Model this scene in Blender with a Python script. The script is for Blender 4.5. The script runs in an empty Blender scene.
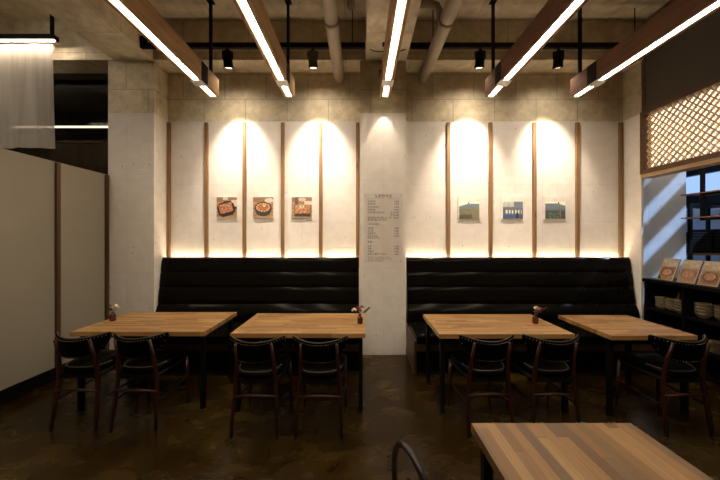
import bpy, bmesh, math, random
from mathutils import Vector, Matrix
from mathutils.noise import noise as pnoise
random.seed(7)
S = bpy.context.scene
COL = S.collection
PI = math.pi

# ------------------------------------------------------------------ camera, world, exposure
EYE = 1.63
cd = bpy.data.cameras.new('camera'); cam = bpy.data.objects.new('camera', cd); COL.objects.link(cam)
cam.location = (0, 0, EYE); cam.rotation_euler = (PI/2, 0, 0)
cd.sensor_width = 36; cd.lens = 15.0; cd.shift_y = -2/720; cd.clip_start = 0.05
S.camera = cam
S.view_settings.view_transform = 'Standard'; S.view_settings.look = 'None'
S.view_settings.gamma = 1; S.view_settings.use_curve_mapping = False
S.view_settings.exposure = 0.8
w = bpy.data.worlds.new('world'); S.world = w; w.use_nodes = True
w.node_tree.nodes['Background'].inputs[0].default_value = (0.35, 0.55, 1.0, 1)
w.node_tree.nodes['Background'].inputs[1].default_value = 0.65
# bluish daylight that comes in by the kitchen window
sl = bpy.data.lights.new('daylight', 'SUN'); sl.energy = 4.2; sl.color = (0.45, 0.66, 1.0); sl.angle = 0.03
so = bpy.data.objects.new('daylight', sl); COL.objects.link(so)
so.rotation_euler = Vector((-1, 0.50, -1.02)).to_track_quat('-Z', 'Y').to_euler()
STRIP = 19.0       # glow of the strips set in the hanging timber beams
COVE = 50.0       # glow of the strips behind the banquettes
SPOT = 172.0       # power of the track spots (W)

# ------------------------------------------------------------------ node helpers
def newmat(name):
    m = bpy.data.materials.new(name); m.use_nodes = True
    nt = m.node_tree
    return m, nt, nt.nodes['Principled BSDF']
def N(nt, t, **kw):
    n = nt.nodes.new(t)
    for k, v in kw.items(): setattr(n, k, v)
    return n
def L(nt, a, b): nt.links.new(a, b)
def ramp(nt, fac, stops, interp='LINEAR'):
    r = N(nt, 'ShaderNodeValToRGB'); r.color_ramp.interpolation = interp
    e = r.color_ramp.elements
    while len(e) < len(stops): e.new(0.5)
    for i, (p, c) in enumerate(stops):
        e[i].position = p; e[i].color = (*c, 1)
    L(nt, fac, r.inputs[0]); return r.outputs[0]
def math_(nt, op, a, b=None, clamp=False):
    n = N(nt, 'ShaderNodeMath', operation=op, use_clamp=clamp)
    for i, v in enumerate((a, b)):
        if v is None: continue
        if isinstance(v, (int, float)): n.inputs[i].default_value = v
        else: L(nt, v, n.inputs[i])
    return n.outputs[0]
def mixc(nt, f, a, b, blend='MIX'):
    n = N(nt, 'ShaderNodeMix', data_type='RGBA', blend_type=blend)
    for s, v in ((n.inputs[0], f), (n.inputs[6], a), (n.inputs[7], b)):
        if isinstance(v, (int, float)): s.default_value = v
        elif isinstance(v, tuple): s.default_value = (*v, 1)
        else: L(nt, v, s)
    return n.outputs[2]
def noise(nt, vec, scale, detail=3, rough=0.5):
    n = N(nt, 'ShaderNodeTexNoise'); n.inputs['Scale'].default_value = scale
    n.inputs['Detail'].default_value = detail; n.inputs['Roughness'].default_value = rough
    L(nt, vec, n.inputs['Vector']); return n.outputs[0]
def bump(nt, h, dist, strength, b):
    n = N(nt, 'ShaderNodeBump'); n.inputs['Distance'].default_value = dist; n.inputs['Strength'].default_value = strength
    L(nt, h, n.inputs['Height']); L(nt, n.outputs[0], b.inputs['Normal'])
def plain(name, col, rough=0.5, metal=0.0, vary=0.08, scale=12, spec=0.5):
    m, nt, b = newmat(name)
    tc = N(nt, 'ShaderNodeTexCoord')
    n = noise(nt, tc.outputs['Object'], scale)
    c = ramp(nt, n, [(0.3, tuple(x*(1-vary) for x in col)), (0.7, tuple(min(1, x*(1+vary)) for x in col))])
    L(nt, c, b.inputs['Base Color'])
    b.inputs['Roughness'].default_value = rough; b.inputs['Metallic'].default_value = metal
    b.inputs['Specular IOR Level'].default_value = spec
    return m
def emis(name, col, strength):
    m = bpy.data.materials.new(name); m.use_nodes = True; nt = m.node_tree
    nt.nodes.clear(); e = N(nt, 'ShaderNodeEmission'); o = N(nt, 'ShaderNodeOutputMaterial')
    e.inputs[0].default_value = (*col, 1); e.inputs[1].default_value = strength
    L(nt, e.outputs[0], o.inputs[0]); return m

def concrete(name, base, painted=None, paint_z=3.37, joints='xz', panel=(0.62, 0.36), off=(0.0, 0.0)):
    """board-formed concrete with panel joints and blow holes; painted below paint_z when painted is given"""
    m, nt, b = newmat(name)
    g = N(nt, 'ShaderNodeNewGeometry'); P = g.outputs['Position']
    sx = N(nt, 'ShaderNodeSeparateXYZ'); L(nt, P, sx.inputs[0])
    ax = {'x': sx.outputs[0], 'y': sx.outputs[1], 'z': sx.outputs[2]}
    n1 = noise(nt, P, 1.3, 5, 0.6); n2 = noise(nt, P, 9, 4, 0.6)
    c = ramp(nt, n1, [(0.3, tuple(x*0.66 for x in base)), (0.7, tuple(x*1.25 for x in base))])
    c2 = ramp(nt, n2, [(0.35, (0.8, 0.78, 0.74)), (0.65, (1.0, 1.0, 1.0))])
    c = mixc(nt, 1.0, c, c2, 'MULTIPLY')
    # joints
    U = math_(nt, 'ADD', ax[joints[0]], 20.0 + off[0]); V = math_(nt, 'ADD', ax[joints[1]], off[1])
    row = math_(nt, 'FLOOR', math_(nt, 'DIVIDE', V, panel[1]))
    Us = math_(nt, 'ADD', U, math_(nt, 'MULTIPLY', row, panel[0]*0.5))
    def line(v, period, wdt):
        f = math_(nt, 'MULTIPLY', math_(nt, 'FRACT', math_(nt, 'DIVIDE', v, period)), period)
        d = math_(nt, 'MINIMUM', f, math_(nt, 'SUBTRACT', period, f))
        return math_(nt, 'SUBTRACT', 1.0, math_(nt, 'DIVIDE', d, wdt), True)
    j = math_(nt, 'MAXIMUM', line(Us, panel[0], 0.007), line(V, panel[1], 0.006))
    vo = N(nt, 'ShaderNodeTexVoronoi'); vo.inputs['Scale'].default_value = 7.0; L(nt, P, vo.inputs['Vector'])
    pit = math_(nt, 'LESS_THAN', vo.outputs['Distance'], 0.065)
    sel = N(nt, 'ShaderNodeSeparateColor'); L(nt, vo.outputs['Color'], sel.inputs[0])
    pit = math_(nt, 'MULTIPLY', pit, math_(nt, 'GREATER_THAN', sel.outputs[0], 0.25))
    c = mixc(nt, math_(nt, 'MULTIPLY', j, 0.8), c, tuple(x*0.30 for x in base))
    c = mixc(nt, math_(nt, 'MULTIPLY', pit, 0.7), c, tuple(x*0.3 for x in base))
    if painted:
        pr = ramp(nt, n2, [(0.3, tuple(x*0.90 for x in painted)), (0.7, painted)])
        # fine joints of the formwork show through the paint
        jp = math_(nt, 'MULTIPLY', math_(nt, 'MAXIMUM', line(U, 1.196, 0.005), line(math_(nt, 'ADD', V, 0.0), 1.215, 0.005)), 0.30)
        pr = mixc(nt, jp, pr, tuple(x*0.5 for x in painted))
        pr = mixc(nt, math_(nt, 'MULTIPLY', pit, 0.75), pr, tuple(x*0.30 for x in painted))
        k = math_(nt, 'LESS_THAN', sx.outputs[2], paint_z)
        c = mixc(nt, k, c, pr)
    L(nt, c, b.inputs['Base Color'])
    b.inputs['Roughness'].default_value = 0.75; b.inputs['Specular IOR Level'].default_value = 0.25
    hh = math_(nt, 'SUBTRACT', math_(nt, 'MULTIPLY', n2, 0.5), math_(nt, 'ADD', j, pit))
    bump(nt, hh, 0.004, 0.5, b)
    return m

def butcher(name, cols, along='x', stave=0.045, length=0.38, rough=0.38):
    m, nt, b = newmat(name)
    tc = N(nt, 'ShaderNodeTexCoord'); sx = N(nt, 'ShaderNodeSeparateXYZ'); L(nt, tc.outputs['Object'], sx.inputs[0])
    U, V = (sx.outputs[0], sx.outputs[1]) if along == 'x' else (sx.outputs[1], sx.outputs[0])
    oi = N(nt, 'ShaderNodeObjectInfo')
    row = math_(nt, 'FLOOR', math_(nt, 'DIVIDE', math_(nt, 'ADD', V, 10.0), stave))
    wn = N(nt, 'ShaderNodeTexWhiteNoise', noise_dimensions='1D'); L(nt, math_(nt, 'ADD', row, math_(nt, 'MULTIPLY', oi.outputs['Random'], 77.0)), wn.inputs['W'])
    Us = math_(nt, 'ADD', math_(nt, 'DIVIDE', math_(nt, 'ADD', U, 10.0), length), math_(nt, 'MULTIPLY', wn.outputs[0], 7.0))
    colu = math_(nt, 'FLOOR', Us)
    w2 = N(nt, 'ShaderNodeTexWhiteNoise', noise_dimensions='2D')
    cb = N(nt, 'ShaderNodeCombineXYZ'); L(nt, row, cb.inputs[0]); L(nt, colu, cb.inputs[1]); L(nt, cb.outputs[0], w2.inputs['Vector'])
    n = len(cols)
    c = ramp(nt, w2.outputs['Value'], [(i/n, cc) for i, cc in enumerate(cols)], 'CONSTANT')
    mp = N(nt, 'ShaderNodeMapping'); L(nt, tc.outputs['Object'], mp.inputs[0])
    mp.inputs['Scale'].default_value = (3, 60, 60) if along == 'x' else (60, 3, 60)
    g = noise(nt, mp.outputs[0], 1.5, 5, 0.65)
    gc = ramp(nt, g, [(0.3, (0.75, 0.72, 0.68)), (0.62, (1, 1, 1))])
    c = mixc(nt, 1.0, c, gc, 'MULTIPLY')
    fv = math_(nt, 'FRACT', math_(nt, 'DIVIDE', math_(nt, 'ADD', V, 10.0), stave))
    fu = math_(nt, 'FRACT', Us)
    ln = math_(nt, 'MAXIMUM', math_(nt, 'LESS_THAN', fv, 0.035), math_(nt, 'LESS_THAN', fu, 0.006))
    c = mixc(nt, math_(nt, 'MULTIPLY', ln, 0.45), c, tuple(x*0.4 for x in cols[0]))
    L(nt, c, b.inputs['Base Color']); b.inputs['Roughness'].default_value = rough
    return m

def timber(name, col, along='y', rough=0.6, scale=1.0, knots=True):
    m, nt, b = newmat(name)
    tc = N(nt, 'ShaderNodeTexCoord'); mp = N(nt, 'ShaderNodeMapping'); L(nt, tc.outputs['Object'], mp.inputs[0])
    s = {'x': (1.2, 16, 16), 'y': (16, 1.2, 16), 'z': (16, 16, 1.2)}[along]
    mp.inputs['Scale'].default_value = tuple(v*scale for v in s)
    g = noise(nt, mp.outputs[0], 1.6, 6, 0.65)
    c = ramp(nt, g, [(0.28, tuple(x*0.55 for x in col)), (0.5, col), (0.72, tuple(min(1, x*1.25) for x in col))])
    if knots:
        vo = N(nt, 'ShaderNodeTexVoronoi'); mp2 = N(nt, 'ShaderNodeMapping'); L(nt, tc.outputs['Object'], mp2.inputs[0])
        mp2.inputs['Scale'].default_value = {'x': (2.2, 7, 7), 'y': (7, 2.2, 7), 'z': (7, 7, 2.2)}[along]
        L(nt, mp2.outputs[0], vo.inputs['Vector']); vo.inputs['Scale'].default_value = 1.0
        k = ramp(nt, vo.outputs['Distance'], [(0.06, (1, 1, 1)), (0.2, (0, 0, 0))])
        c = mixc(nt, math_(nt, 'MULTIPLY', k, 0.75), c, tuple(x*0.25 for x in col))
    L(nt, c, b.inputs['Base Color']); b.inputs['Roughness'].default_value = rough
    return m

def floor_mat():
    m, nt, b = newmat('polished_concrete')
    g = N(nt, 'ShaderNodeNewGeometry'); P = g.outputs['Position']
    n1 = noise(nt, P, 0.9, 6, 0.62)
    mp = N(nt, 'ShaderNodeMapping'); L(nt, P, mp.inputs[0]); mp.inputs['Scale'].default_value = (1, 1.6, 1)
    n2 = N(nt, 'ShaderNodeTexNoise'); n2.inputs['Scale'].default_value = 2.6; n2.inputs['Detail'].default_value = 8
    n2.inputs['Distortion'].default_value = 0.35; n2.inputs['Roughness'].default_value = 0.6; L(nt, mp.outputs[0], n2.inputs['Vector'])
    c = ramp(nt, n1, [(0.32, (0.014, 0.007, 0.0015)), (0.52, (0.034, 0.020, 0.0045)), (0.72, (0.075, 0.052, 0.011))])
    c2 = ramp(nt, n2.outputs[0], [(0.36, (0.55, 0.45, 0.38)), (0.55, (1, 1, 1)), (0.7, (1.35, 1.25, 0.95))])
    c = mixc(nt, 1.0, c, c2, 'MULTIPLY')
    L(nt, c, b.inputs['Base Color'])
    r = ramp(nt, n2.outputs[0], [(0.3, (0.16,)*3), (0.7, (0.34,)*3)]); L(nt, r, b.inputs['Roughness'])
    bump(nt, noise(nt, P, 5, 3), 0.01, 0.12, b)
    b.inputs['Specular IOR Level'].default_value = 0.22
    return m

M = {}
M['floor'] = floor_mat()
CONC = (0.74, 0.65, 0.48)
M['wall'] = concrete('painted_concrete', CONC, (0.80, 0.745, 0.695), 3.37, 'xz', (0.62, 0.37), (0.0, 0.36*0+0.0))
M['colside'] = concrete('painted_concrete_side', CONC, (0.80, 0.745, 0.695), 3.37, 'yz', (0.62, 0.37))
M['conc_xz'] = concrete('bare_concrete', CONC, None, 0, 'xz', (0.9, 0.6))
M['ceil'] = concrete('bare_concrete_slab', (0.70, 0.61, 0.46), None, 0, 'xy', (1.8, 0.9))
M['beam_under'] = concrete('bare_concrete_beam', (0.74, 0.66, 0.51), None, 0, 'xy', (1.8, 1.8))
M['white'] = plain('white_partition_board', (0.30, 0.27, 0.22), 0.8, 0, 0.03, 2, 0.2)
M['grey_panel'] = plain('grey_brown_wall_paint', (0.085, 0.07, 0.055), 0.8, 0, 0.05, 2, 0.2)
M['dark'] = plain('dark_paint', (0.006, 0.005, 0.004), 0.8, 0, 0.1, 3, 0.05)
M['dim'] = plain('dim_plaster', (0.16, 0.12, 0.08), 0.85, 0, 0.15, 2, 0.2)
M['tile'] = concrete('white_kitchen_wall', (0.6, 0.6, 0.6), (0.62, 0.66, 0.72), 9, 'xz', (0.6, 0.6))
M['batten'] = timber('pine_batten', (0.25, 0.135, 0.055), 'z', 0.6, 1.0)
M['post'] = timber('stained_pine_post', (0.075, 0.032, 0.013), 'z', 0.6)
M['beam_wood'] = timber('rough_pine_beam', (0.42, 0.255, 0.12), 'y', 0.6)
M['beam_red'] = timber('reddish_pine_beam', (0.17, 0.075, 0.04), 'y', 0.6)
M['frame_wood'] = timber('brown_frame_timber', (0.085, 0.037, 0.014), 'y', 0.6)
M['lattice'] = timber('pale_lattice_wood', (0.50, 0.34, 0.19), 'y', 0.6, 1, False)
M['bench_wood'] = timber('oak_bench_panel', (0.06, 0.028, 0.010), 'z', 0.5, 0.6, False)
M['chair_wood'] = timber('dark_red_walnut', (0.030, 0.006, 0.003), 'z', 0.35, 1, False)
M['table'] = butcher('acacia_butcher_block', [(0.37, 0.198, 0.068), (0.47, 0.28, 0.112), (0.41, 0.225, 0.078), (0.27, 0.132, 0.044), (0.53, 0.335, 0.145), (0.39, 0.212, 0.08)], 'x', 0.038, 0.34)
M['table5'] = butcher('walnut_butcher_block', [(0.165, 0.080, 0.026), (0.235, 0.125, 0.045), (0.115, 0.058, 0.023), (0.195, 0.100, 0.034), (0.29, 0.170, 0.068), (0.15, 0.086, 0.036)], 'y', 0.047, 1.1)
M['black_metal'] = plain('black_powder_coated_steel', (0.005, 0.0045, 0.004), 0.5, 0.0, 0.1, 12, 0.15)
M['grey_metal'] = plain('grey_steel_bracket', (0.45, 0.42, 0.40), 0.4, 0.6, 0.05)
M['leather'] = plain('black_glossy_vinyl', (0.004, 0.0035, 0.003), 0.16, 0, 0.2, 20, 0.09)
M['seatleather'] = plain('black_seat_leather', (0.0015, 0.0012, 0.001), 0.38, 0, 0.2, 30, 0.03)
M['edge_highlight'] = plain('chair_edge_highlight', (0.07, 0.058, 0.045), 0.4)  # lighter tone stands in for the highlight along the chair edges
M['lacquer'] = plain('black_lacquered_wood', (0.010, 0.006, 0.005), 0.3, 0, 0.1, 8, 0.5)
M['stud'] = plain('brass_nail_studs', (0.34, 0.26, 0.17), 0.35, 0.8, 0.05)
M['pipe'] = plain('grey_painted_pipe', (0.30, 0.25, 0.19), 0.55, 0, 0.08, 6)
M['spotgrey'] = plain('bronze_spot_body', (0.16, 0.125, 0.09), 0.5, 0.2)
M['led'] = emis('warm_white_led', (1.0, 0.84, 0.62), STRIP)
M['cove'] = emis('warm_cove_led', (1.0, 0.78, 0.50), COVE)
M['led_left'] = emis('white_led_bar', (1.0, 0.86, 0.68), 44.0)
M['led_reflected'] = emis('reflected_led_line', (1.0, 0.84, 0.62), 11)
M['lens'] = emis('spot_lens', (1.0, 0.8, 0.5), 3.0)
M['glow'] = emis('lit_lattice_backing', (1.0, 0.79, 0.52), 1.7)
M['amber'] = plain('amber_brown_glass', (0.09, 0.018, 0.008), 0.12, 0, 0.1)
M['petal_w'] = plain('dried_white_petal', (0.75, 0.62, 0.48), 0.8)
M['petal_r'] = plain('dried_red_petal', (0.20, 0.03, 0.03), 0.8)
M['leaf'] = plain('dried_green_leaf', (0.10, 0.09, 0.04), 0.8)
M['ink'] = plain('grey_ink', (0.10, 0.08, 0.07), 0.7)
M['card'] = plain('white_print_border', (0.78, 0.73, 0.66), 0.6)
M['bowl'] = plain('pale_stoneware', (0.20, 0.158, 0.098), 0.35, 0, 0.1)
M['plate'] = plain('beige_plate_glaze', (0.22, 0.165, 0.10), 0.35, 0, 0.1)
M['counter'] = plain('black_counter_laminate', (0.004, 0.0035, 0.0035), 0.5, 0, 0.1, 5, 0.12)
M['blackware'] = plain('black_stone_ware', (0.004, 0.004, 0.006), 0.5, 0, 0.1, 5, 0.15)
M['spoonwood'] = plain('warm_wood_board', (0.32, 0.15, 0.06), 0.5)

def glassy(name, tint, refl, rough=0.0):
    m = bpy.data.materials.new(name); m.use_nodes = True; nt = m.node_tree; nt.nodes.clear()
    t = N(nt, 'ShaderNodeBsdfTransparent'); t.inputs[0].default_value = (*tint, 1)
    g = N(nt, 'ShaderNodeBsdfGlossy'); g.inputs['Roughness'].default_value = rough; g.inputs[0].default_value = (1, 1, 1, 1)
    x = N(nt, 'ShaderNodeMixShader'); x.inputs[0].default_value = refl; o = N(nt, 'ShaderNodeOutputMaterial')
    L(nt, t.outputs[0], x.inputs[1]); L(nt, g.outputs[0], x.inputs[2]); L(nt, x.outputs[0], o.inputs[0]); return m
M['glass'] = glassy('window_glass', (0.30, 0.29, 0.28), 0.012)
M['acrylic'] = glassy('clear_acrylic', (0.99, 0.985, 0.98), 0.02, 0.08)
def fabric_mat():
    m = bpy.data.materials.new('sheer_white_fabric'); m.use_nodes = True; nt = m.node_tree; nt.nodes.clear()
    tc = N(nt, 'ShaderNodeTexCoord'); mp = N(nt, 'ShaderNodeMapping'); mp.inputs['Scale'].default_value = (9, 9, 0.5); L(nt, tc.outputs['Object'], mp.inputs[0])
    n = noise(nt, mp.outputs[0], 1.4, 4)
    c = ramp(nt, n, [(0.3, (0.60, 0.54, 0.46)), (0.7, (0.80, 0.73, 0.64))])
    d = N(nt, 'ShaderNodeBsdfDiffuse'); L(nt, c, d.inputs[0]); tl = N(nt, 'ShaderNodeBsdfTranslucent'); L(nt, c, tl.inputs[0])
    tr = N(nt, 'ShaderNodeBsdfTransparent')
    a = N(nt, 'ShaderNodeMixShader'); a.inputs[0].default_value = 0.45; L(nt, d.outputs[0], a.inputs[1]); L(nt, tl.outputs[0], a.inputs[2])
    b = N(nt, 'ShaderNodeMixShader'); b.inputs[0].default_value = 0.15; L(nt, a.outputs[0], b.inputs[1]); L(nt, tr.outputs[0], b.inputs[2])
    o = N(nt, 'ShaderNodeOutputMaterial'); L(nt, b.outputs[0], o.inputs[0]); return m
M['fabric'] = fabric_mat()
def printmat():
    m, nt, b = newmat('printed_picture')
    a = N(nt, 'ShaderNodeAttribute', attribute_name='Col'); L(nt, a.outputs['Color'], b.inputs['Base Color'])
    b.inputs['Roughness'].default_value = 0.45; return m
M['print'] = printmat()

# ------------------------------------------------------------------ mesh helpers
class MB:
    def __init__(s): s.b = bmesh.new()
    def box(s, x0, x1, y0, y1, z0, z1, bevel=0.0):
        r = bmesh.ops.create_cube(s.b, size=1.0)
        vs = r['verts']
        for v in vs:
            v.co = Vector(((x0+x1)/2+v.co.x*(x1-x0), (y0+y1)/2+v.co.y*(y1-y0), (z0+z1)/2+v.co.z*(z1-z0)))
        if bevel:
            es = list({e for v in vs for e in v.link_edges})
            bmesh.ops.bevel(s.b, geom=es, offset=bevel, segments=2, profile=0.7, affect='EDGES')
        return s
    def tube(s, pts, rad, seg=10, caps=True, flat=None, smooth=True):
        pts = [Vector(p) for p in pts]; n = len(pts)
        if not isinstance(rad, (list, tuple)): rad = [rad]*n
        rings = []; prev = None
        for i, p in enumerate(pts):
            t = (pts[min(i+1, n-1)] - pts[max(i-1, 0)]).normalized()
            if prev is None:
                ref = Vector((0, 0, 1)) if abs(t.z) < 0.9 else Vector((1, 0, 0))
                u = t.cross(ref).normalized()
            else:
                u = (prev - t*prev.dot(t)).normalized()
            prev = u; v = t.cross(u)
            fu, fv = flat if flat else (1, 1)
            rings.append([s.b.verts.new(p + (u*math.cos(2*PI*k/seg)*fu + v*math.sin(2*PI*k/seg)*fv)*rad[i]) for k in range(seg)])
        for a, b_ in zip(rings, rings[1:]):
            for k in range(seg):
                f = s.b.faces.new((a[k], a[(k+1) % seg], b_[(k+1) % seg], b_[k])); f.smooth = smooth
        if caps:
            s.b.faces.new(list(reversed(rings[0]))); s.b.faces.new(rings[-1])
        return s
    def lathe(s, prof, c=(0, 0, 0), seg=20):
        rings = []
        for r, z in prof:
            rings.append([s.b.verts.new((c[0]+r*math.cos(2*PI*k/seg), c[1]+r*math.sin(2*PI*k/seg), c[2]+z)) for k in range(seg)])
        for a, b_ in zip(rings, rings[1:]):
            for k in range(seg):
                f = s.b.faces.new((a[k], a[(k+1) % seg], b_[(k+1) % seg], b_[k])); f.smooth = True
        s.b.faces.new(list(reversed(rings[0]))); s.b.faces.new(rings[-1])
        return s
    def prism(s, poly, axis, a0, a1):
        """poly of 2-D points extruded along axis"""
        def P(p, a): return {'x': (a, p[0], p[1]), 'y': (p[0], a, p[1]), 'z': (p[0], p[1], a)}[axis]
        A = [s.b.verts.new(P(p, a0)) for p in poly]; B = [s.b.verts.new(P(p, a1)) for p in poly]
        s.b.faces.new(A); s.b.faces.new(list(reversed(B)))
        for k in range(len(poly)):
            q = (k+1) % len(poly); s.b.faces.new((A[k], B[k], B[q], A[q]))
        return s
    def ball(s, c, r, sub=1, sc=(1, 1, 1)):
        res = bmesh.ops.create_icosphere(s.b, subdivisions=sub, radius=r)
        for v in res['verts']:
            v.co = Vector((v.co.x*sc[0]+c[0], v.co.y*sc[1]+c[1], v.co.z*sc[2]+c[2]))
            for f in v.link_faces: f.smooth = True
        return s
    def grid(s, fn, nu, nv, smooth=True, closed_u=False):
        V = [[s.b.verts.new(fn(i/nu, j/nv)) for i in range(nu+1)] for j in range(nv+1)]
        for j in range(nv):
            for i in range(nu):
                f = s.b.faces.new((V[j][i], V[j][i+1], V[j+1][i+1], V[j+1][i])); f.smooth = smooth
        return s
    def build(s, name, m, parent=None, loc=(0, 0, 0), rz=0):
        bmesh.ops.recalc_face_normals(s.b, faces=s.b.faces)
        me = bpy.data.meshes.new(name); s.b.to_mesh(me); s.b.free()
        me.materials.append(m)
        o = bpy.data.objects.new(name, me); COL.objects.link(o)
        o.location = loc; o.rotation_euler = (0, 0, rz)
        if parent is not None: o.parent = parent
        return o
def tag(o, label=None, cat=None, group=None, kind=None):
    if label: o['label'] = label
    if cat: o['category'] = cat
    if group: o['group'] = group
    if kind: o['kind'] = kind
    return o
def thing(name, label, cat, loc=(0, 0, 0), rz=0, group=None):
    o = bpy.data.objects.new(name, None); COL.objects.link(o); o.empty_display_size = 0.1
    o.location = loc; o.rotation_euler = (0, 0, rz)
    return tag(o, label, cat, group)
def kids(o): return [c for c in COL.objects if c.parent == o]
def dup(root, loc, rz=None, label=None, group=None):
    def cp(o, par):
        c = o.copy(); COL.objects.link(c)
        if par is not None: c.parent = par
        for ch in kids(o): cp(ch, c)
        return c
    ks = cp(root, None)
    ks.location = loc
    if rz is not None: ks.rotation_euler = (0, 0, rz)
    if label: ks['label'] = label
    if group: ks['group'] = group
    return ks
def struct(name, mb, m, parent=None, label=None):
    o = mb.build(name, m, parent)
    if parent is None: o['kind'] = 'structure'
    if label: o['label'] = label
    return o

# ------------------------------------------------------------------ room shell
WD, CDp = 4.48, 4.18            # back wall, column faces
SOF, CEI = 4.10, 4.64           # underside of concrete beams, slab
struct('floor', MB().box(-6.6, 6.2, -2.6, 6.9, -0.12, 0), M['floor'])
struct('ceiling', MB().box(-6.6, 6.2, -2.6, 6.9, CEI, CEI+0.12), M['ceil'])
struct('wall_back', MB().box(-2.87, 3.92, WD, WD+0.2, 0, CEI), M['wall'])
struct('wall_front', MB().box(-6.5, 6.1, -2.5, -2.35, 0, CEI), M['dim'])
# columns, engaged in the back wall
struct('wall_column_left', MB().box(-3.51, -2.87, CDp, WD+0.2, 0, SOF), M['wall'])
struct('wall_column_middle', MB().box(0.0, 0.64, CDp, WD, 0, SOF), M['wall'])
struct('wall_column_right', MB().box(3.92, 3.95, CDp, WD+0.2, 0, SOF), M['colside'])
# concrete beams
struct('ceiling_beam_back', MB().box(-6.5, 3.93, CDp-0.02, WD+0.2, SOF, CEI), M['conc_xz'])
struct('ceiling_beam_left', MB().box(-3.42, -2.87, -2.35, CDp-0.02, SOF, CEI), M['beam_under'])
struct('ceiling_beam_middle', MB().box(0.08, 0.64, -2.35, CDp-0.02, SOF, CEI), M['beam_under'])
struct('ceiling_beam_far_left', MB().box(-5.4, -4.80, -2.35, CDp-0.02, 4.36, CEI), M['beam_under'])
# left side: partition, side room and its outer walls
struct('wall_left', MB().box(-3.59, -3.51, -2.35, CDp, 0, 2.51), M['white'])
struct('baseboard_left', MB().box(-3.51, -3.49, -2.35, CDp-0.08, 0, 0.14), M['dark'])
struct('wall_outer_left', MB().box(-6.5, -6.35, -2.35, 6.7, 0, CEI), M['dim'])
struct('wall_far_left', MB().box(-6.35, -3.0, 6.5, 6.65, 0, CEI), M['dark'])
struct('ceiling_added_shade', MB().box(-6.35, -3.2, WD+0.2, 6.5, 4.3, 4.36), M['dark'])  # dark sheet added under the slab to keep this room in shade
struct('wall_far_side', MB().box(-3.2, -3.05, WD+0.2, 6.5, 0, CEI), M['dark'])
pn = MB()
pn.box(-6.35, -3.51, WD+0.02, WD+0.03, 2.0, SOF)
struct('window_1', pn, M['glass'])
# posts on the partition
for i, d in enumerate((CDp-0.035, 3.47, 2.76, 2.05)):
    struct('trim_%d' % (i+1), MB().box(-3.51, -3.482, d-0.022, d+0.022, 0.0, 2.50), M['post'])
# battens on the back wall
bx = [-2.845, -2.285, -1.72, -1.15, -0.585, -0.035, 1.315, 1.94, 2.595, 3.235, 3.88]
for i, x in enumerate(bx):
    struct('trim_%d' % (i+10), MB().box(x-0.024, x+0.024, WD-0.034, WD, 1.20, 3.345), M['batten'])

# right side: upper wall with lit lattice over the pass to the kitchen
XR = 3.93
struct('wall_right', MB().box(XR, XR+0.12, -2.35, CDp-0.01, 3.37, CEI), M['grey_panel'])
struct('wall_right_trim_post', MB().box(XR-0.01, XR+0.05, CDp-0.05, CDp-0.01, 3.37, SOF), M['frame_wood'])
struct('wall_right_near', MB().box(XR, XR+0.12, -2.35, 0.6, 0, 3.37), M['dim'])
lat = thing('lattice_light', 'long backlit wooden lattice panel in a brown frame over the kitchen pass', 'wall light', (XR, 2.4, 2.51))
Y0, Y1, Z0, Z1 = -1.8, 1.77, 0.0, 0.86
fr = MB()
fr.box(-0.04, 0.12, Y0, Y1, Z1-0.05, Z1); fr.box(-0.04, 0.12, Y0, Y1, Z0, Z0+0.06)
fr.box(-0.04, 0.12, Y1-0.05, Y1, Z0+0.06, Z1-0.05); fr.box(-0.04, 0.12, Y0, Y0+0.05, Z0+0.06, Z1-0.05)
fr.build('frame', M['frame_wood'], lat)
MB().box(0.07, 0.09, Y0+0.05, Y1-0.05, Z0+0.06, Z1-0.05).build('lit_backing', M['glow'], lat)
MB().box(-0.03, 0.14, Y0, Y1, -0.05, 0.0).build('sill_board', timber('pale_sill_board', (0.42, 0.27, 0.15), 'y', 0.6, 1, False), lat)
lt = MB(); ya, yb, za, zb = Y0+0.05, Y1-0.05, Z0+0.06, Z1-0.05
pitch = 0.088; hw = 0.0075
def clipseg(c, sgn):
    # line z = za + sgn*(y-c) clipped to the rectangle
    pts = []
    if sgn > 0: y_s, y_e = max(ya, c), min(yb, c+(zb-za))
    else: y_s, y_e = max(ya, c-(zb-za)), min(yb, c)
    if y_e - y_s < 0.02: return None
    return (y_s, za+sgn*(y_s-c)), (y_e, za+sgn*(y_e-c))
def bar(p, q, x0, x1, hw=hw):
    (y0, z0), (y1, z1) = p, q
    d = Vector((y1-y0, z1-z0)).normalized(); n = Vector((-d.y, d.x))*hw
    lt.prism([(y0+n.x, z0+n.y), (y0-n.x, z0-n.y), (y1-n.x, z1-n.y), (y1+n.x, z1+n.y)], 'x', x0, x1)
c = ya-(zb-za)
while c < yb+(zb-za):
    for sgn, (x0, x1) in ((1, (0.0, 0.012)), (-1, (0.012, 0.024))):
        sg = clipseg(c, sgn)
        if sg: bar(*sg, x0, x1)
    c += pitch
c = ya-(zb-za)+pitch/2
while c < yb+(zb-za):
    for sgn, (x0, x1) in ((1, (0.024, 0.030)), (-1, (0.030, 0.036))):
        sg = clipseg(c, sgn)
        if sg: bar(*sg, x0, x1, 0.003)
    c += pitch
lt.build('lattice', M['lattice'], lat)

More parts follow.
